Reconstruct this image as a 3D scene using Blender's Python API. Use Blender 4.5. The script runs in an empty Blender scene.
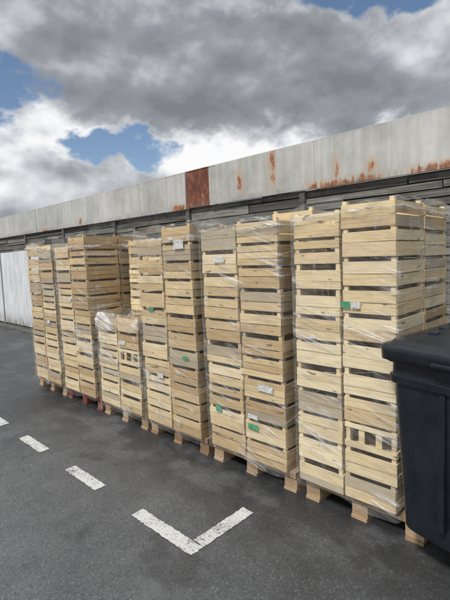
import bpy, math, random
from mathutils import Vector, Matrix, noise
random.seed(11)
R=random.random
def U(a,b): return a+(b-a)*R()
C=bpy.context.scene.collection

# ---------------------------------------------------------------- helpers
class MB:
    def __init__(s): s.v=[]; s.f=[]; s.c=[]
    def box(s,x0,x1,y0,y1,z0,z1,col=(.5,.5,.5),rot=None,jit=0.0):
        n=len(s.v); cx,cy,cz=(x0+x1)/2,(y0+y1)/2,(z0+z1)/2
        M=None
        if rot is not None: M=rot
        for X,Y,Z in ((x0,y0,z0),(x1,y0,z0),(x1,y1,z0),(x0,y1,z0),(x0,y0,z1),(x1,y0,z1),(x1,y1,z1),(x0,y1,z1)):
            p=Vector((X-cx,Y-cy,Z-cz))
            if M: p=M@p
            p+=Vector((cx,cy,cz))
            if jit: p+=Vector((U(-jit,jit),U(-jit,jit),U(-jit,jit)))
            s.v.append(tuple(p)); s.c.append((col[0],col[1],col[2],1))
        for f in ((0,3,2,1),(4,5,6,7),(0,1,5,4),(1,2,6,5),(2,3,7,6),(3,0,4,7)):
            s.f.append(tuple(i+n for i in f))
    def rings(s,rings,cap0=True,cap1=True,col=(.5,.5,.5)):
        n=len(s.v); k=len(rings[0])
        for r in rings:
            for p in r: s.v.append(tuple(p)); s.c.append((col[0],col[1],col[2],1))
        for i in range(len(rings)-1):
            for j in range(k):
                a=n+i*k+j; b=n+i*k+(j+1)%k
                s.f.append((a,b,b+k,a+k))
        if cap0: s.f.append(tuple(n+j for j in reversed(range(k))))
        if cap1: s.f.append(tuple(n+(len(rings)-1)*k+j for j in range(k)))
    def obj(s,name,mat,parent=None,smooth=False,bevel=0):
        me=bpy.data.meshes.new(name); me.from_pydata(s.v,[],s.f); me.update()
        ca=me.color_attributes.new('Col','FLOAT_COLOR','POINT')
        fl=[x for c in s.c for x in c]; ca.data.foreach_set('color',fl)
        if smooth:
            for p in me.polygons: p.use_smooth=True
        o=bpy.data.objects.new(name,me); C.objects.link(o)
        me.materials.append(mat)
        if parent: o.parent=parent
        if bevel:
            b=o.modifiers.new('bev','BEVEL'); b.width=bevel; b.segments=2; b.limit_method='ANGLE'
        return o
def empty(name,loc=(0,0,0)):
    e=bpy.data.objects.new(name,None); e.empty_display_size=.2; e.location=loc; C.objects.link(e); return e

class NT:
    def __init__(s,tree): s.t=tree; s.n=tree.nodes; s.l=tree.links
    def node(s,ty,**k):
        n=s.n.new(ty)
        for a,b in k.items(): setattr(n,a,b)
        return n
    def setin(s,sock,v):
        if isinstance(v,bpy.types.NodeSocket): s.l.new(v,sock)
        else: sock.default_value=v
    def m(s,op,a,b=0.0,c=None,clamp=False):
        n=s.node('ShaderNodeMath',operation=op,use_clamp=clamp)
        s.setin(n.inputs[0],a); s.setin(n.inputs[1],b)
        if c is not None: s.setin(n.inputs[2],c)
        return n.outputs[0]
    def vm(s,op,a,b=(0,0,0)):
        n=s.node('ShaderNodeVectorMath',operation=op)
        s.setin(n.inputs[0],a); s.setin(n.inputs[1],b); return n.outputs[0]
    def noise(s,vec,scale,detail=4,rough=.5,dist=0.0):
        n=s.node('ShaderNodeTexNoise'); s.setin(n.inputs['Vector'],vec)
        n.inputs['Scale'].default_value=scale; n.inputs['Detail'].default_value=detail
        n.inputs['Roughness'].default_value=rough; n.inputs['Distortion'].default_value=dist
        return n.outputs['Fac']
    def sep(s,v):
        n=s.node('ShaderNodeSeparateXYZ'); s.l.new(v,n.inputs[0]); return n.outputs
    def comb(s,x,y,z):
        n=s.node('ShaderNodeCombineXYZ')
        for i,q in enumerate((x,y,z)): s.setin(n.inputs[i],q)
        return n.outputs[0]
    def ramp(s,f,stops,interp='LINEAR'):
        n=s.node('ShaderNodeValToRGB'); cr=n.color_ramp; cr.interpolation=interp
        while len(cr.elements)<len(stops): cr.elements.new(.5)
        for e,(p,c) in zip(cr.elements,stops):
            e.position=p; e.color=(c,c,c,1) if isinstance(c,(int,float)) else (*c,1)
        s.setin(n.inputs[0],f); return n.outputs[0]
    def mix(s,f,a,b,mode='MIX'):
        n=s.node('ShaderNodeMix',data_type='RGBA',blend_type=mode)
        s.setin(n.inputs[0],f)
        for i,q in ((6,a),(7,b)):
            if isinstance(q,tuple): q=(*q,1) if len(q)==3 else q
            s.setin(n.inputs[i],q)
        return n.outputs[2]
    def sm(s,x,a,b):
        n=s.node('ShaderNodeMapRange',interpolation_type='SMOOTHSTEP')
        s.setin(n.inputs[0],x); n.inputs[1].default_value=a; n.inputs[2].default_value=b
        return n.outputs[0]
    def scale(s,v,x,y,z): return s.vm('MULTIPLY',v,(x,y,z))
def mat(name):
    m=bpy.data.materials.new(name); m.use_nodes=True
    t=NT(m.node_tree); b=t.n['Principled BSDF']; return m,t,b
def bump(t,b,h,dist,st=1.0):
    n=t.node('ShaderNodeBump'); n.inputs['Distance'].default_value=dist; n.inputs['Strength'].default_value=st
    t.l.new(h,n.inputs['Height']); t.l.new(n.outputs[0],b.inputs['Normal'])
def coord(t): return t.node('ShaderNodeTexCoord').outputs['Object']

# ---------------------------------------------------------------- materials
def wood_mat(name,lo,mid,hi,grey=.25):
    m,t,b=mat(name); co=coord(t)
    at=t.node('ShaderNodeAttribute',attribute_name='Col'); s=t.node('ShaderNodeSeparateColor'); t.l.new(at.outputs['Color'],s.inputs[0])
    r,g,bl=s.outputs[0],s.outputs[1],s.outputs[2]
    base=t.ramp(r,[(0,lo),(.5,mid),(1,hi)])
    base=t.mix(t.m('MULTIPLY',t.sm(g,.80,.97),.4),base,(.60,.41,.26))
    off=t.vm('ADD',co,t.comb(t.m('MULTIPLY',g,9.0),t.m('MULTIPLY',g,5.0),t.m('MULTIPLY',bl,7.0)))
    gr=t.noise(t.scale(off,5,5,120),1,3,.6)
    base=t.mix(.5,base,t.ramp(gr,[(.3,(.48,.40,.31)),(.55,(1,1,1)),(.8,(.88,.79,.64))]),'MULTIPLY')
    st=t.noise(t.scale(off,1,1,2.2),4,3,.65)
    kc=t.sm(t.noise(t.scale(off,12,12,40),1,0,.5),.76,.82)
    base=t.mix(t.m('MULTIPLY',kc,.8),base,(.13,.06,.025))
    base=t.mix(t.m('MULTIPLY',t.sm(st,.48,.74),grey),base,(.29,.25,.18))
    gy=t.sm(bl,.72,1.0)
    base=t.mix(t.m('MULTIPLY',gy,.6),base,(.31,.28,.23))
    t.l.new(base,b.inputs['Base Color']); b.inputs['Roughness'].default_value=.75
    bump(t,b,gr,.002,.6); return m
crate_m=wood_mat('crate_wood',(.47,.32,.15),(.72,.56,.31),(.84,.72,.48),.42)
pal_m=wood_mat('pallet_wood',(.24,.155,.085),(.38,.255,.15),(.46,.34,.22),.5)
redpal_m=wood_mat('red_pallet_wood',(.14,.035,.03),(.19,.05,.04),(.24,.10,.08),.5)
fence_m,t,b=mat('weathered_planks'); co=coord(t)
at=t.node('ShaderNodeAttribute',attribute_name='Col'); s=t.node('ShaderNodeSeparateColor'); t.l.new(at.outputs['Color'],s.inputs[0])
off=t.vm('ADD',co,t.comb(t.m('MULTIPLY',s.outputs[1],9.0),0.0,t.m('MULTIPLY',s.outputs[2],7.0)))
gr=t.noise(t.scale(off,2.2,2,75),1,6,.7,.5)
base=t.ramp(gr,[(.30,(.035,.034,.031)),(.44,(.15,.147,.138)),(.6,(.27,.265,.25)),(.8,(.40,.395,.38))])
base=t.mix(1.0,base,t.ramp(s.outputs[0],[(0,(.40,.40,.39)),(1,(1.2,1.18,1.12))]),'MULTIPLY')
bl=t.sm(t.noise(off,3,5,.7),.50,.66)
base=t.mix(t.m('MULTIPLY',bl,.7),base,(.06,.06,.052))
t.l.new(base,b.inputs['Base Color']); b.inputs['Roughness'].default_value=.9; bump(t,b,gr,.01)

clad_m,t,b=mat('painted_sheet_rusty'); co=coord(t); xyz=t.sep(co)
n1=t.noise(t.scale(co,1.2,1,1.2),1.5,7,.65); n2=t.noise(t.scale(co,14,1,1.1),1,5,.6)
at=t.node('ShaderNodeAttribute',attribute_name='Col'); s=t.node('ShaderNodeSeparateColor'); t.l.new(at.outputs['Color'],s.inputs[0])
base=t.ramp(n1,[(.3,(.35,.35,.335)),(.55,(.48,.48,.465)),(.75,(.57,.57,.56))])
base=t.mix(.45,base,t.ramp(n2,[(.35,(.62,.60,.56)),(.6,(1,1,1))]),'MULTIPLY')
base=t.mix(.3,base,t.ramp(s.outputs[0],[(0,(.8,.8,.78)),(1,(1.08,1.08,1.08))]),'MULTIPLY')
nr=t.noise(co,9,7,.75)
nrs=t.noise(t.scale(co,22,1,3),1,5,.65)
def rect(x0,x1,z0,z1,ex=.06,ez=.05):
    a=t.m('MULTIPLY',t.sm(xyz[0],x0-ex,x0+ex),t.sm(xyz[0],x1+ex,x1-ex))
    c=t.m('MULTIPLY',t.sm(xyz[2],z0-ez,z0+ez),t.sm(xyz[2],z1+ez,z1-ez))
    return t.m('MULTIPLY',a,c)
def addm(l):
    r=l[0]
    for q in l[1:]: r=t.m('MAXIMUM',r,q)
    return r
solid=rect(-4.74,-4.27,2.2,3.0,.015,.05)
streak=addm([rect(-3.76,-3.66,2.40,2.66,.07,.12),rect(-3.24,-3.15,2.40,2.86,.06,.12),rect(-5.05,-4.75,2.28,2.40),rect(-2.75,-1.85,2.22,2.38,.16,.06),rect(-2.37,-2.33,2.3,2.62,.05,.12),
  rect(-1.60,-.3,2.22,2.38,.2,.05),rect(-2.02,-1.92,2.34,2.52,.08,.12),rect(-7.9,-7.8,2.3,2.45,.06,.1),rect(-9.6,-9.2,2.25,2.38,.2),rect(.6,1.6,2.25,2.4,.15)])
rm=t.sm(t.m('ADD',t.m('MULTIPLY',streak,.37),t.m('MULTIPLY',t.m('ADD',nr,nrs),.60)),.80,.95)
rm=t.m('MULTIPLY',rm,t.sm(streak,.02,.3))
halo=t.m('MULTIPLY',t.sm(streak,.0,.5),t.sm(nrs,.38,.58))
small=t.sm(t.m('ADD',nr,t.m('MULTIPLY',nrs,.4)),.90,1.0)
rustc=t.ramp(t.noise(co,16,6,.75),[(.3,(.09,.028,.012)),(.5,(.28,.10,.035)),(.7,(.50,.22,.08))])
base=t.mix(t.m('MULTIPLY',small,.6),base,(.33,.2,.11))
base=t.mix(t.m('MULTIPLY',halo,.5),base,(.50,.30,.15))
base=t.mix(rm,base,rustc)
dk=t.ramp(t.noise(t.scale(co,6,1,3),2,6,.7),[(.3,(.055,.02,.013)),(.5,(.14,.04,.022)),(.62,(.24,.09,.045)),(.7,(.42,.30,.22))])
base=t.mix(t.m('MULTIPLY',solid,t.sm(nr,.25,.4)),base,dk)
drip=t.m('MULTIPLY',t.sm(xyz[2],2.42,2.33),t.sm(n2,.4,.65))
base=t.mix(t.m('MULTIPLY',drip,.5),base,(.16,.14,.12))
t.l.new(base,b.inputs['Base Color']); b.inputs['Roughness'].default_value=.6; bump(t,b,n1,.01,.5)

white_m,t,b=mat('white_painted_panel'); co=coord(t)
n1=t.noise(t.scale(co,3,1,1),2,6,.65); xyz=t.sep(co)
base=t.ramp(n1,[(.3,(.48,.50,.52)),(.6,(.66,.68,.70)),(.8,(.72,.74,.76))])
base=t.mix(t.m('MULTIPLY',t.sm(xyz[2],.5,.1),t.sm(n1,.35,.6)),base,(.22,.21,.19))
t.l.new(base,b.inputs['Base Color']); b.inputs['Roughness'].default_value=.6
conc_m,t,b=mat('dark_concrete'); co=coord(t); n1=t.noise(co,12,6,.7)
t.l.new(t.ramp(n1,[(.3,(.05,.048,.045)),(.7,(.16,.155,.14))]),b.inputs['Base Color']); b.inputs['Roughness'].default_value=.9; bump(t,b,n1,.01)
frame_m,t,b=mat('pale_frame'); b.inputs['Base Color'].default_value=(.36,.37,.38,1); b.inputs['Roughness'].default_value=.6
dark_m,t,b=mat('dark_steel'); b.inputs['Base Color'].default_value=(.03,.03,.03,1); b.inputs['Roughness'].default_value=.6

# asphalt
asph_m,t,b=mat('asphalt'); co=coord(t)
vo=t.node('ShaderNodeTexVoronoi'); t.l.new(co,vo.inputs['Vector']); vo.inputs['Scale'].default_value=130
vs=t.node('ShaderNodeSeparateColor'); t.l.new(vo.outputs['Color'],vs.inputs[0])
big=t.noise(co,.55,5,.6,.6); mid=t.noise(co,5,6,.65); fine=t.noise(co,190,2,.7)
v=t.m('ADD',t.m('MULTIPLY',big,.6),t.m('ADD',t.m('MULTIPLY',mid,.25),t.m('MULTIPLY',fine,.25)))
base=t.ramp(v,[(.38,(.034,.036,.040)),(.53,(.064,.067,.072)),(.70,(.120,.123,.128))])
sp=t.sm(vs.outputs[0],.8,1.0)
base=t.mix(t.m('MULTIPLY',sp,.34),base,(.24,.24,.235))
dk=t.sm(vs.outputs[1],.75,1.0); base=t.mix(t.m('MULTIPLY',dk,.55),base,(.018,.019,.021))
xyz=t.sep(co)
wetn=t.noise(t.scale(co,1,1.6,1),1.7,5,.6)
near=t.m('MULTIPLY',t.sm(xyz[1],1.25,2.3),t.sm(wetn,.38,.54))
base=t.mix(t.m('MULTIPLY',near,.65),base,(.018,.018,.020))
spot=t.sm(t.noise(co,1.3,5,.6),.58,.65); base=t.mix(t.m('MULTIPLY',spot,.45),base,(.022,.023,.026))
wh=t.node('ShaderNodeTexVoronoi'); t.l.new(co,wh.inputs['Vector']); wh.inputs['Scale'].default_value=5
ws=t.node('ShaderNodeSeparateColor'); t.l.new(wh.outputs['Color'],ws.inputs[0])
gum=t.m('MULTIPLY',t.sm(t.m('ADD',wh.outputs['Distance'],t.m('MULTIPLY',mid,.06)),.10,.075),t.sm(ws.outputs[0],.75,.8)); base=t.mix(t.m('MULTIPLY',gum,.35),base,(.17,.17,.165))
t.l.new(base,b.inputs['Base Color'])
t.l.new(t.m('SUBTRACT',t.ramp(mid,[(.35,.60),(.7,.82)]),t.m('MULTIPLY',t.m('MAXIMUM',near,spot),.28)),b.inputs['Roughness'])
h=t.m('ADD',t.m('MULTIPLY',vo.outputs['Distance'],-.6),fine); bump(t,b,h,.004,.8)
# paint
paint_m,t,b=mat('road_paint'); co=coord(t)
w=t.noise(co,70,5,.75); w2=t.noise(co,6,4,.6)
k=t.sm(t.m('ADD',w,t.m('MULTIPLY',w2,.5)),.58,.76)
base=t.mix(k,(.12,.12,.122),t.mix(w2,(.42,.43,.43),(.60,.60,.59)))
vo=t.node('ShaderNodeTexVoronoi'); t.l.new(co,vo.inputs['Vector']); vo.inputs['Scale'].default_value=130
t.l.new(base,b.inputs['Base Color']); b.inputs['Roughness'].default_value=.75; bump(t,b,t.m('SUBTRACT',w,vo.outputs['Distance']),.003,.7)

# stretch film
def film(name,lo,hi,th0,th1,vert):
    m,t,b=mat(name); co=coord(t)
    dg=t.vm('ADD',co,t.comb(0.0,0.0,t.m('MULTIPLY',t.sep(co)[0],.30)))
    wa=t.noise(t.scale(dg,2.0,2.0,22),1,3,.62,.8)
    wb=t.noise(t.scale(co,24,24,2.6),1,2,.6,.6)
    wc=t.noise(t.scale(co,3.2,3.2,2.0),1,3,.6)
    mx=t.m('MULTIPLY',t.sm(wa,th0,th1),t.sm(wc,.46,.62))
    mx=t.m('MAXIMUM',mx,t.m('MULTIPLY',t.m('MULTIPLY',t.sm(wb,.60,.78),t.sm(wc,.52,.36)),vert))
    f=t.m('ADD',t.m('MULTIPLY',mx,hi),t.m('ADD',lo,t.m('MULTIPLY',t.sm(wc,.45,.7),lo)))
    lw=t.node('ShaderNodeLayerWeight'); lw.inputs['Blend'].default_value=.25
    f=t.m('ADD',f,t.m('MULTIPLY',lw.outputs['Fresnel'],.20),clamp=True)
    b.inputs['Base Color'].default_value=(.86,.87,.88,1); b.inputs['Roughness'].default_value=.2
    bump(t,b,t.m('ADD',wa,wb),.03,1.0)
    tr=t.node('ShaderNodeBsdfTransparent'); ms=t.node('ShaderNodeMixShader')
    t.l.new(f,ms.inputs[0]); t.l.new(tr.outputs[0],ms.inputs[1]); t.l.new(b.outputs[0],ms.inputs[2])
    t.l.new(ms.outputs[0],t.n['Material Output'].inputs['Surface']); return m
film_m=film('stretch_film',.045,.42,.50,.70,.6)
film2_m=film('bunched_film',.12,.5,.40,.62,1.0)

# ---------------------------------------------------------------- ground
g=MB(); g.v=[(-400,-400,0),(400,-400,0),(400,400,0),(-400,400,0)]; g.c=[(0,0,0,1)]*4; g.f=[(0,1,2,3)]
g.obj('asphalt_ground',asph_m)
mk=MB()
def mark(x0,x1,y0,y1,z=.004):
    P=[]
    def edge(a,b):
        n=max(2,int((Vector(b)-Vector(a)).length/.015)); 
        for i in range(n):
            p=Vector(a).lerp(Vector(b),i/n); P.append((p.x+U(-.004,.004),p.y+U(-.004,.004),z))
    edge((x0,y0),(x1,y0)); edge((x1,y0),(x1,y1)); edge((x1,y1),(x0,y1)); edge((x0,y1),(x0,y0))
    n=len(mk.v); mk.v+=P; mk.c+=[(1,1,1,1)]*len(P); mk.f.append(tuple(range(n,n+len(P))))
Ym0,Ym1=1.415,1.505
mark(-2.27,-1.70,Ym0,Ym1); mark(-1.79,-1.70,Ym1+.006,1.94)
for i in range(16):
    mark(-3.18-.93*i,-2.72-.93*i,Ym0,Ym1)
mk.obj('parking_bay_marking',paint_m)

# ---------------------------------------------------------------- wall
WY=4.2
wall=empty('boundary_wall')
p=MB()
posts=[-2.8+1.95*k for k in range(-16,8)]
for i in range(len(posts)-1):
    z=.08
    xa,xb=posts[i],posts[i+1]
    while z<2.31:
        hh=U(.06,.115)
        z1=min(z+hh,2.335)
        sag=Matrix.Rotation(U(-.007,.007),3,'Y')
        xs=[xa+.005,xb-.005]
        if R()<.5: xs.insert(1,xa+U(.4,1.5))
        for j in range(len(xs)-1):
            p.box(xs[j]+U(0,.012),xs[j+1]-U(0,.012),WY+U(0,.022),WY+.05+U(0,.01),z,z1-U(.004,.020),(R(),R(),R()),sag,.004)
        z=z1
p.obj('weathered_planks',fence_m,wall)
q=MB()
for xx in posts: q.box(xx-.035,xx+.035,WY-.028,WY+.045,0,2.31,(.2,R(),R()))
q.obj('posts',fence_m,wall)
q=MB(); q.box(posts[0],posts[-1],WY+.065,WY+.10,0,2.325); q.obj('backing',dark_m,wall)
q=MB(); q.box(posts[0],posts[-1],WY-.07,WY-.04,0,.10); q.box(posts[0],-5.0,WY-.22,WY-.075,0,.05);q.obj('plinth',conc_m,wall)
q=MB(); x=posts[0]
edges=[]
while x<posts[-1]:
    w=U(1.5,2.2)
    edges.append((x,min(x+w,posts[-1]))); x+=w
edges=[e for e in edges if not (e[1]>-4.78 and e[0]<-4.22)]
last=max([e[1] for e in edges if e[1]<=-4.78]); first=min([e[0] for e in edges if e[0]>=-4.22])
edges+=[(last,-4.745),(-4.74,-4.262),(-4.257,first)]
for a,bb in sorted(edges):
    dy=U(-.006,.006); dz=U(-.004,.004)
    q.box(a+.0004,bb-.0004,WY-.045+dy,WY-.006+dy,2.318+U(-.008,.004),2.815+dz,(R(),R(),R()),None,.001)
q.obj('painted_sheets',clad_m,wall)
q=MB(); q.box(posts[0],posts[-1],WY-.038,WY+.02,2.822,2.834); q.obj('capping',clad_m,wall)
wp=empty('white_panel_fence')
q=MB(); x=-33.
while x<-5.4:
    q.box(x,x+.93,WY-.10+U(-.004,.004),WY-.075,.12,1.93+U(-.01,.01)); x+=.95
q.obj('panels',white_m,wp)
q=MB(); x=-33.
while x<-5.3:
    q.box(x-.03,x+.005,WY-.125,WY-.105,.10,1.95); x+=1.9
q.obj('frame',frame_m,wp)

# distant building
db=empty('distant_building')
bm,t,b=mat('render_wall'); b.inputs['Base Color'].default_value=(.4,.38,.35,1)
rmm,t,b=mat('slate_roof'); t.l.new(t.ramp(t.noise(coord(t),3,5,.6),[(.3,(.03,.03,.035)),(.7,(.07,.07,.08))]),b.inputs['Base Color'])
q=MB(); q.box(-76,-58,17.6,27,0,6.0); q.obj('walls',bm,db)
q=MB()
q.v=[(-76.5,17,6.0),(-57.4,17,6.0),(-57.4,27.6,6.0),(-76.5,27.6,6.0),(-76.5,22.3,8.0),(-57.4,22.3,8.0)]
q.c=[(0,0,0,1)]*6; q.f=[(0,1,5,4),(2,3,4,5),(1,2,5),(3,0,4),(0,3,2,1)]; q.obj('roof',rmm,db)
q=MB()
for xx in (-73,-69,-65,-61): q.box(xx,xx+1.2,17.55,17.62,2.6,4.1)
q.obj('windows',dark_m,db)

# ---------------------------------------------------------------- crates
def crate(mb,x0,x1,y0,y1,z0,h,ang,age,openf=False):
    cx,cy=(x0+x1)/2,(y0+y1)/2
    n=len(mb.v); th=.007
    base=min(1,max(0,age+U(-.35,.28)))
    gc=R()<.11
    def col(): return (min(1,max(0,base+U(-.32,.32))),R(),1.0 if (gc and R()<.7) or R()<.08 else R()*.80)
    w=.026
    top=z0+h
    for px in (x0+th,x1-th-w):
        for py in (y0+th,y1-th-w):
            mb.box(px,px+w,py,py+w,z0+.001,top-.002,col())
    sty=random.random()
    if openf: sl=[(.004,.040),(.118,.145)]
    elif sty<.42: sl=[(.004,.064),(.068,.134)]
    elif sty<.62: sl=[(.004,.046),(.050,.092),(.096,.137)]
    elif sty<.80: sl=[(.004,.080),(.085,.140)]
    elif sty<.90: sl=[(.004,.070),(.092,.140)]
    else: sl=[(.004,.050),(.054,.122)]
    k=h/.157
    if openf:
        for f in (.33,.66):
            xm=x0+(x1-x0)*f; mb.box(xm-.018,xm+.018,y0+th+.001,y0+th+.009,z0+.006,z0+h*.9,col())
    for a,b_ in sl:
        a*=k;b_*=k
        for side in range(4):
            e=U(-.002,.002); d=U(0,.004)
            tl=Matrix.Rotation(U(-.006,.006),3,'Y')
            if side==0: mb.box(x0+U(0,.004),x1-U(0,.004),y0+d,y0+th+d-.0005,z0+a+e,z0+b_+e,col(),tl,.0016)
            if side==1: mb.box(x0+U(0,.003),x1-U(0,.003),y1-th,y1-.001,z0+a+e,z0+b_+e,col(),None,.0012)
            if side==2: mb.box(x0,x0+th-.001,y0+th+.004,y1-th-.001,z0+a+e,z0+b_+e,col(),None,.0012)
            if side==3: mb.box(x1-th-d,x1-d,y0+th+.004,y1-th-.001,z0+a+e,z0+b_+e,col(),None,.0012)
    mb.box(x0+.01,x1-.01,y0+.012,y1-.012,z0+.003,z0+.008,col())
    M=Matrix.Rotation(ang,3,'Z'); c=Vector((cx,cy,0))
    for i in range(n,len(mb.v)):
        p=Vector(mb.v[i])-c; mb.v[i]=tuple(M@p+c)

def pallet(x0,x1,y0,y1,parent,m):
    mb=MB(); cc=lambda:(R(),R(),R()*.9)
    w=x1-x0
    for bx in (x0,x0+w/2-.05,x1-.10):
        for by in (y0+.01,(y0+y1)/2-.07,y1-.15):
            mb.box(bx,bx+.10,by,by+.14,.0235,.100,cc(),None,.002)
        mb.box(bx,bx+.10,y0,y1,.001,.022,cc(),None,.001)
    for by in (y0,(y0+y1)/2-.07,y1-.145):
        mb.box(x0,x1,by,by+.145,.1015,.121,cc(),None,.001)
    n=5; bw=.12
    for i in range(n):
        xx=x0+(w-bw)*i/(n-1); mb.box(xx,xx+bw,y0-.002,y1,.1225,.143,cc(),None,.001)
    return mb.obj('pallet',m,parent)

def perim(x0,x1,y0,y1,r=.03,step=.02):
    pts=[]
    def seg(a,b,nrm):
        L=(Vector(b)-Vector(a)).length; n=max(2,int(L/step))
        for i in range(n):
            p=Vector(a).lerp(Vector(b),i/n); pts.append((p.x,p.y,nrm[0],nrm[1]))
    def arc(cx,cy,a0):
        for i in range(4):
            a=a0+math.pi/2*i/4; pts.append((cx+r*math.cos(a),cy+r*math.sin(a),math.cos(a),math.sin(a)))
    seg((x0+r,y0),(x1-r,y0),(0,-1)); arc(x1-r,y0+r,-math.pi/2)
    seg((x1,y0+r),(x1,y1-r),(1,0)); arc(x1-r,y1-r,0)
    seg((x1-r,y1),(x0+r,y1),(0,1)); arc(x0+r,y1-r,math.pi/2)
    seg((x0,y1-r),(x0,y0+r),(-1,0)); arc(x0+r,y0+r,math.pi)
    return pts
def filmwrap(x0,x1,y0,y1,zb,zt,parent,seed,ragged=.02,lean=(0,0)):
    mb=MB(); P=perim(x0-.010,x1+.010,y0-.010,y1+.010,.02)
    rows=[]; N=int((zt-zb)/.02)+3
    for i in range(N):
        f=i/(N-1); ring=[]
        for (x,y,nx,ny) in P:
            zz=zb+.05*noise.noise((x*3+seed,y*3,1))+ (zt+ragged*noise.noise((x*6+seed,y*6,7))-zb)*f
            wr=noise.noise((x*2.3+y*2.3+seed,(zz+.30*x)*18,seed))*.006+noise.noise((x*20+seed,y*20,zz*3))*.005
            o=.005+abs(wr)*1.2
            if zz>zt-.02: o-=.05*(zz-zt+.02)/.04
            hf=max(0,(zz-.145)/1.75)
            ring.append((x+nx*o+lean[0]*hf,y+ny*o+lean[1]*hf,zz))
        rows.append(ring)
    mb.rings(rows,False,False)
    return mb.obj('stretch_film',film_m,parent,True)
def tube(mb,pts,r,flat=1.0,k=5):
    rs=[]
    for i,p in enumerate(pts):
        p=Vector(p); a=Vector(pts[max(0,i-1)]); b=Vector(pts[min(len(pts)-1,i+1)])
        d=(b-a).normalized(); s=d.cross(Vector((.3,-.7,.2))).normalized(); u=d.cross(s)
        rr=r*(.5+.9*abs(noise.noise(p*9)))*(1 if 0<i<len(pts)-1 else .3)
        rs.append([p+(s*math.cos(2*math.pi*j/k)*flat+u*math.sin(2*math.pi*j/k))*rr for j in range(k)])
    mb.rings(rs)
def strands(x0,x1,y0,y1,zb,zt,parent,n,seed,lean):
    mb=MB()
    for s in range(n):
        z0=U(zb+.1,zt-.03); z1=z0+U(-.25,.25); z1=min(zt,max(zb+.02,z1)); z2=z1+U(-.2,.2)
        z2=min(zt,max(zb,z2)); pts=[]
        sg=U(0,99); r=U(.0010,.0022)
        for i in range(30):
            f=i/29; zz=z0+(z1-z0)*f+.012*noise.noise((f*4,sg,3)); hf=max(0,(zz-.145)/1.75)
            pts.append((x0-.01+(x1-x0+.028)*f+lean[0]*hf, y0-.022-.003*noise.noise((f*5,sg,0))+lean[1]*hf,zz))
        for i in range(1,20):
            f=i/19; zz=z1+(z2-z1)*f+.012*noise.noise((f*4,sg,9)); hf=max(0,(zz-.145)/1.75)
            pts.append((x1+.021+lean[0]*hf, y0-.018+(y1-y0)*f+lean[1]*hf, zz))
        tube(mb,pts,r)
    mb.obj('film_folds',film2_m,parent,True)
def topband(x0,x1,y0,y1,zt,parent,seed,hgt=.03,lean=(0,0)):
    mb=MB(); P=perim(x0-.008+lean[0],x1+.008+lean[0],y0-.008+lean[1],y1+.008+lean[1],.02,.015)
    rows=[]
    for i in range(9):
        f=i/8; ring=[]
        for (x,y,nx,ny) in P:
            w=noise.noise((x*7+seed,y*7,f*3))
            zz=zt-hgt*(1.2+1.5*noise.noise((x*3+seed,y*3,5)))*(1-f)+.014*w+.004
            o=.013+.009*noise.noise((x*25,y*25,f*6+seed))-.07*max(0,f-.5)
            ring.append((x+nx*o,y+ny*o,zz))
        rows.append(ring)
    mb.rings(rows,False,False); mb.obj('film_top_band',film2_m,parent,True)

label_m,t,b=mat('label_white'); co=coord(t)
ln=t.sm(t.noise(t.scale(co,60,60,260),1,2,.5),.52,.56)
t.l.new(t.mix(t.m('MULTIPLY',ln,.6),(.75,.76,.74),(.12,.13,.13)),b.inputs['Base Color']); b.inputs['Roughness'].default_value=.4
green_m,t,b=mat('label_green'); b.inputs['Base Color'].default_value=(.03,.28,.13,1); b.inputs['Roughness'].default_value=.4

def load(x0,x1,px0,px1,cols,labels,red=False,depth=(2.255,2.665,3.07),age=.55,ns=3,lean=(0,0),opens=()):
    e=empty('crate_pallet_load')
    pallet(px0,px1,2.30,3.16,e,redpal_m if red else pal_m)
    mb=MB(); xm=(x0+x1)/2; xs=(x0,xm,x1)
    for (ix,iy),(top,n) in cols.items():
        h=(top-.145)/n
        cage=age+U(-.15,.15)
        for i in range(n):
            f=i/n*(top/1.87)
            ox=U(-.005,.005)+lean[0]*f; oy=U(-.005,.005)+lean[1]*f
            if ix==0: ox=min(ox,lean[0]*f+.003)
            crate(mb,xs[ix]+.0055+ox,xs[ix+1]-.0055+ox,depth[iy]+.003+oy,depth[iy+1]-.003+oy,.145+h*i,h,U(-.010,.010),cage+U(-.1,.1),(ix,iy,i) in opens)
    mb.obj('wooden_crates',crate_m,e)
    sd=R()*50
    ft=max(v[0] for k,v in cols.items() if k[1]==0); bt=max(v[0] for k,v in cols.items() if k[1]==1)
    if bt-ft>.3:
        filmwrap(x0,x1,depth[0],depth[2],.12,ft+.02,e,sd,.08,lean); filmwrap(x0,x1,depth[1]+.02,depth[2],ft+.03,bt,e,sd+5,.02,lean)
        topband(x0,x1,depth[0],depth[1]-.02,ft+.01,e,sd,.12)
    else:
        filmwrap(x0,x1,depth[0],depth[2],.12,min(ft,bt)+.012,e,sd,.05,lean)
        topband(x0,x1,depth[0],depth[2],min(v[0] for v in cols.values())-.01,e,sd,.03,lean)
    strands(x0,x1,depth[0],depth[2],.14,min(ft,bt),e,ns,sd,lean)
    wl=MB(); gl=MB()
    for (lx,lz,w,hh,kind) in labels:
        hf=max(0,(lz-.145)/1.75); y=depth[0]-.007+lean[1]*hf; 
        tgt=gl if kind=='g' else wl
        tgt.box(lx-w/2,lx+w/2,y-.001,y,lz-hh/2,lz+hh/2,rot=Matrix.Rotation(U(-.05,.05),3,'Y'))
    if wl.v: wl.obj('paper_labels',label_m,e)
    if gl.v: gl.obj('green_labels',green_m,e)
    return e
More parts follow.
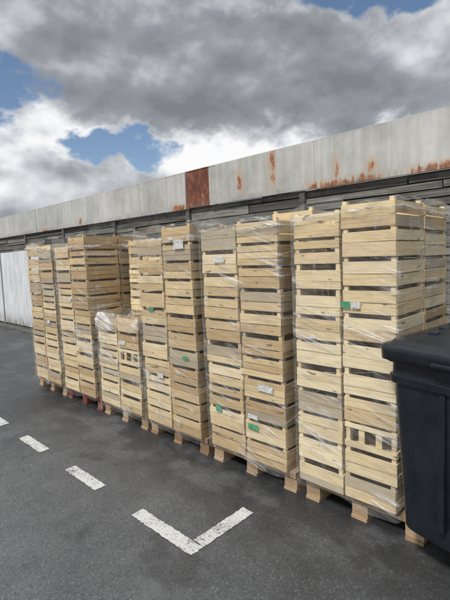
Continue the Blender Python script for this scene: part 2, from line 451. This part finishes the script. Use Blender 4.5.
load(-1.575,-.925,-1.55,-.80,{(0,0):(1.855,11),(1,0):(1.895,11),(0,1):(1.86,11),(1,1):(1.885,11)},[(-1.165,1.31,.055,.036,'w'),(-1.225,1.31,.055,.036,'g'),(-1.45,1.1,.05,.02,'w')],ns=5,age=.72,lean=(-.012,.0),opens=((1,0,2),))
load(-2.40,-1.665,-2.42,-1.63,{(0,0):(1.82,10),(1,0):(1.85,11),(0,1):(1.84,11),(1,1):(1.94,11)},[(-2.29,.46,.06,.05,'g'),(-1.95,.40,.09,.04,'g'),(-1.95,.475,.09,.03,'w'),(-1.83,.70,.13,.045,'w'),(-2.23,1.59,.11,.04,'w')],age=.5,lean=(-.03,-.012))
load(-3.24,-2.51,-3.26,-2.49,{(0,0):(1.79,11),(1,0):(1.88,12),(0,1):(1.80,11),(1,1):(1.87,11)},[(-2.66,1.72,.12,.07,'w'),(-3.08,1.18,.08,.03,'g'),(-2.65,.8,.06,.03,'g'),(-3.0,.6,.08,.04,'w')],age=.45,lean=(-.018,-.025))
load(-4.06,-3.33,-4.08,-3.32,{(0,0):(1.03,7),(1,0):(1.08,6),(0,1):(1.83,11),(1,1):(1.80,11)},[(-3.6,.82,.10,.04,'w')],age=.65,lean=(0,.02),opens=((1,0,3),))
load(-4.88,-4.17,-4.92,-4.14,{(0,0):(1.80,12),(1,0):(1.90,11),(0,1):(1.85,11),(1,1):(1.89,11)},[(-4.6,1.2,.08,.04,'w')],red=True,age=.4,lean=(-.03,-.01))
load(-5.70,-4.98,-5.74,-4.97,{(0,0):(1.86,11),(1,0):(1.83,11),(0,1):(1.82,11),(1,1):(1.82,11)},[(-5.2,.9,.08,.04,'w')],age=.45,lean=(-.035,0))

# ---------------------------------------------------------------- waste bin
bin_m,t,b=mat('dark_bin_plastic'); co=coord(t)
n1=t.noise(co,9,5,.65); dn=t.noise(t.scale(co,30,30,4),1,4,.65)
base=t.ramp(n1,[(.35,(.006,.008,.013)),(.7,(.013,.017,.024))])
base=t.mix(t.m('MULTIPLY',t.sm(dn,.60,.8),.2),base,(.05,.052,.055))
t.l.new(base,b.inputs['Base Color'])
t.l.new(t.ramp(n1,[(.3,.26),(.7,.42)]),b.inputs['Roughness']); bump(t,b,t.noise(co,220,2,.5),.0006,.3)
rub_m,t,b=mat('rubber'); b.inputs['Base Color'].default_value=(.02,.02,.02,1)
met_m,t,b=mat('galvanised'); b.inputs['Base Color'].default_value=(.35,.36,.37,1); b.inputs['Metallic'].default_value=.8; b.inputs['Roughness'].default_value=.45
bn=empty('waste_bin',(-.845,2.115,0)); bn.rotation_euler=(0,0,math.radians(-14))
L,D=1.12,.72
def rr(x0,x1,y0,y1,z,r=.06,k=6,zf=None):
    pts=[]
    for cx,cy,a0 in ((x1-r,y0+r,-90),(x1-r,y1-r,0),(x0+r,y1-r,90),(x0+r,y0+r,180)):
        for i in range(k+1):
            a=math.radians(a0+90*i/k); X=cx+r*math.cos(a);Y=cy+r*math.sin(a)
            pts.append((X,Y,z if zf is None else zf(X,Y)))
    return pts
def rg(o,z,r=.06): return rr(-o,L+o,-o,D+o,z,r)
mb=MB()
mb.rings([rg(-.02,.185,.05),rg(.002,.205,.06),rg(.018,.5,.06),rg(.032,.84,.05),rg(.036,.955,.05),rg(.054,.96,.05),rg(.056,1.0,.05),rg(.046,1.005,.05),rg(.046,1.06,.05),rg(.066,1.065,.055),rg(.068,1.082,.055)])
mb.obj('body',bin_m,bn,False,.004)
mb=MB()
for i in range(3):
    xx=.22+i*.30; mb.box(xx,xx+.03,-.046,-.0,.30,.955)
for i in range(2): mb.box(-.048,-.0,.2+i*.28,.23+i*.28,.40,.955)
mb.obj('ribs',bin_m,bn,False,.006)
def zl(base,amp):
    def f(X,Y):
        fy=(Y+.08)/(D+.16); return base+amp*math.sin(min(1,max(0,fy))*math.pi*.62)
    return f
def lr(o,base,amp,r=.06): return rr(-o,L+o,-o,D+o,0,r,6,zl(base,amp))
mb=MB()
mb.rings([lr(.078,1.075,0),lr(.086,1.078,0),lr(.088,1.135,.01),lr(.082,1.148,.015),lr(.055,1.153,.03),lr(.048,1.163,.04),lr(0,1.168,.06),lr(-.12,1.172,.085,.06),lr(-.25,1.175,.095,.05)])
mb.obj('lid',bin_m,bn,True,0)
mb=MB()
for i in range(6):
    xx=.08+i*.18
    for j in range(6):
        y0=.08+j*.09; za=zl(1.168,.075)(0,y0+.045); mb.box(xx,xx+.05,y0,y0+.09,za-.02,za+.010)
mb.obj('lid_ribs',bin_m,bn,False,.006)
mb=MB(); 
for xx in (.22,.72): mb.box(xx,xx+.2,-.118,-.084,1.09,1.11)
mb.box(-.02,L+.02,D+.05,D+.10,1.04,1.10)
mb.box(-.075,-.03,.22,.36,.99,1.03); mb.obj('handles',bin_m,bn,False,.006)
w=MB(); fk=MB()
for (wx,wy) in ((.24,.16),(L-.16,.16),(.24,D-.14),(L-.16,D-.14)):
    rs=[]
    for (yy,rad) in ((-.022,.06),(-.018,.07),(.018,.07),(.022,.06)):
        rs.append([(wx+rad*math.cos(a*math.pi/12),wy+yy,.071+rad*math.sin(a*math.pi/12)) for a in range(24)])
    w.rings(rs)
    fk.box(wx-.02,wx+.03,wy-.034,wy-.028,.06,.17); fk.box(wx-.02,wx+.03,wy+.028,wy+.034,.06,.17); fk.box(wx-.05,wx+.05,wy-.05,wy+.05,.171,.184)
w.obj('wheels',rub_m,bn); fk.obj('caster_forks',met_m,bn)

# ---------------------------------------------------------------- world
w=bpy.data.worlds.new("World"); bpy.context.scene.world=w; w.use_nodes=True
t=NT(w.node_tree); bgn=t.n['Background']; out=t.n['World Output']
SE,SA=math.radians(52),math.radians(176)
sky=t.node('ShaderNodeTexSky',sky_type='NISHITA'); sky.sun_disc=False; sky.sun_elevation=SE; sky.sun_rotation=SA
sky.air_density=1.0; sky.dust_density=.5; sky.ozone_density=1.8
t.l.new(sky.outputs[0],bgn.inputs[0]); bgn.inputs[1].default_value=.11
d=t.node('ShaderNodeTexCoord').outputs['Generated']
x,y,z=t.sep(d)
P0=t.scale(d,1,1,1.5)
wn=t.node('ShaderNodeTexNoise'); t.l.new(P0,wn.inputs['Vector']); wn.inputs['Scale'].default_value=4; wn.inputs['Detail'].default_value=7; wn.inputs['Roughness'].default_value=.58
ws=t.sep(t.vm('SUBTRACT',wn.outputs['Color'],(.5,.5,.5)))
n0=t.noise(P0,4.2,6,.46); n0u=t.noise(t.vm('ADD',P0,(.015,-.02,.055)),4.2,4,.46)
f0=t.noise(P0,13,5,.52); f0u=t.noise(t.vm('ADD',P0,(.006,-.01,.022)),13,3,.5)
az=t.m('ADD',t.m('ARCTAN2',y,t.m('MULTIPLY',x,-1.0)),t.m('MULTIPLY',ws[0],.55))
el0=t.m('ARCSINE',z)
el=t.m('ADD',el0,t.m('MULTIPLY',ws[1],.30))
def blob(a0,e0,ra,re):
    u=t.m('DIVIDE',t.m('SUBTRACT',az,a0),ra); v=t.m('DIVIDE',t.m('SUBTRACT',el,e0),re)
    r=t.m('ADD',t.m('MULTIPLY',u,u),t.m('MULTIPLY',v,v)); return t.m('SUBTRACT',1.0,r,clamp=True)
relief=t.m('ADD',t.m('MULTIPLY',t.m('SUBTRACT',n0,n0u),1.9),t.m('MULTIPLY',t.m('SUBTRACT',f0,f0u),.6))
B=t.m('ADD',.57,relief)
B=t.m('ADD',B,t.m('MULTIPLY',t.m('SUBTRACT',n0,.5),-.35))
for (a0,e0,ra,re,k) in ((.80,.38,.50,.13,-.36),(1.25,.35,.35,.13,-.18),(.38,.16,.35,.05,-.06),(.36,.25,.24,.09,.36),(.80,.235,.50,.06,.42),(1.1,.23,.3,.06,.25),(1.0,.50,.25,.05,.25),(.5,.50,.35,.07,-.05)):
    B=t.m('ADD',B,t.m('MULTIPLY',blob(a0,e0,ra,re),k))
cc=t.ramp(B,[(.05,(.22,.235,.26)),(.35,(.32,.34,.37)),(.6,(.54,.56,.59)),(.85,(.84,.86,.88)),(1.0,(.97,.97,.98))])
M=None
for (a0,e0,ra,re) in ((.31,.335,.17,.085),(.57,.232,.15,.05),(1.12,.50,.18,.06),(2.6,.5,.5,.2),(-1.0,.5,.4,.2)):
    bb=blob(a0,e0,ra,re); M=bb if M is None else t.m('MAXIMUM',M,bb)
bm_=t.sm(t.m('ADD',M,t.m('MULTIPLY',t.m('SUBTRACT',f0,.5),1.2)),.14,.66)
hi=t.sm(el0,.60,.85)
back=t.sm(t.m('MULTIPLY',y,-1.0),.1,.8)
st=t.m('ADD',1.0,t.m('ADD',t.m('MULTIPLY',hi,.8),t.m('MULTIPLY',back,.3)))  # extra cloud brightness overhead and behind camera, added out of view to light the scene
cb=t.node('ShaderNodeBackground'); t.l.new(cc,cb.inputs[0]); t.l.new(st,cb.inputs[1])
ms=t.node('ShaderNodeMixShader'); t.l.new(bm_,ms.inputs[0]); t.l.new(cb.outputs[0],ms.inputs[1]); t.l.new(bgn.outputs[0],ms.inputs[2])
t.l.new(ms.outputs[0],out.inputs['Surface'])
w.cycles.sampling_method='MANUAL'; w.cycles.sample_map_resolution=512

# sun
sd=bpy.data.lights.new('sun','SUN'); sd.energy=3.1; sd.angle=math.radians(7); sd.color=(1,.96,.88)
so=bpy.data.objects.new('sun',sd); C.objects.link(so)
dirv=Vector((math.sin(SA)*math.cos(SE),math.cos(SA)*math.cos(SE),math.sin(SE)))
so.rotation_euler=dirv.to_track_quat('Z','Y').to_euler(); so.location=dirv*20

# ---------------------------------------------------------------- camera
cam=bpy.data.cameras.new('camera'); co_=bpy.data.objects.new('camera',cam); C.objects.link(co_)
A=math.radians(45.8); pch=math.radians(5.54); rho=.035
F=Vector((-math.cos(A)*math.cos(pch),math.sin(A)*math.cos(pch),-math.sin(pch)))
R0=Vector((math.sin(A),math.cos(A),0)); U0=R0.cross(F)
Cx=R0*math.cos(rho)-U0*math.sin(rho); Cy=R0*math.sin(rho)+U0*math.cos(rho); Cz=-F
M4=Matrix(((Cx.x,Cy.x,Cz.x,0),(Cx.y,Cy.y,Cz.y,0),(Cx.z,Cy.z,Cz.z,1.6),(0,0,0,1)))
co_.matrix_world=M4
cam.sensor_fit='VERTICAL'; cam.sensor_height=36; cam.lens=25.98; cam.clip_start=.05; cam.clip_end=2000
sc=bpy.context.scene; sc.camera=co_
sc.view_settings.view_transform='Standard'; sc.view_settings.look='None'; sc.view_settings.exposure=0
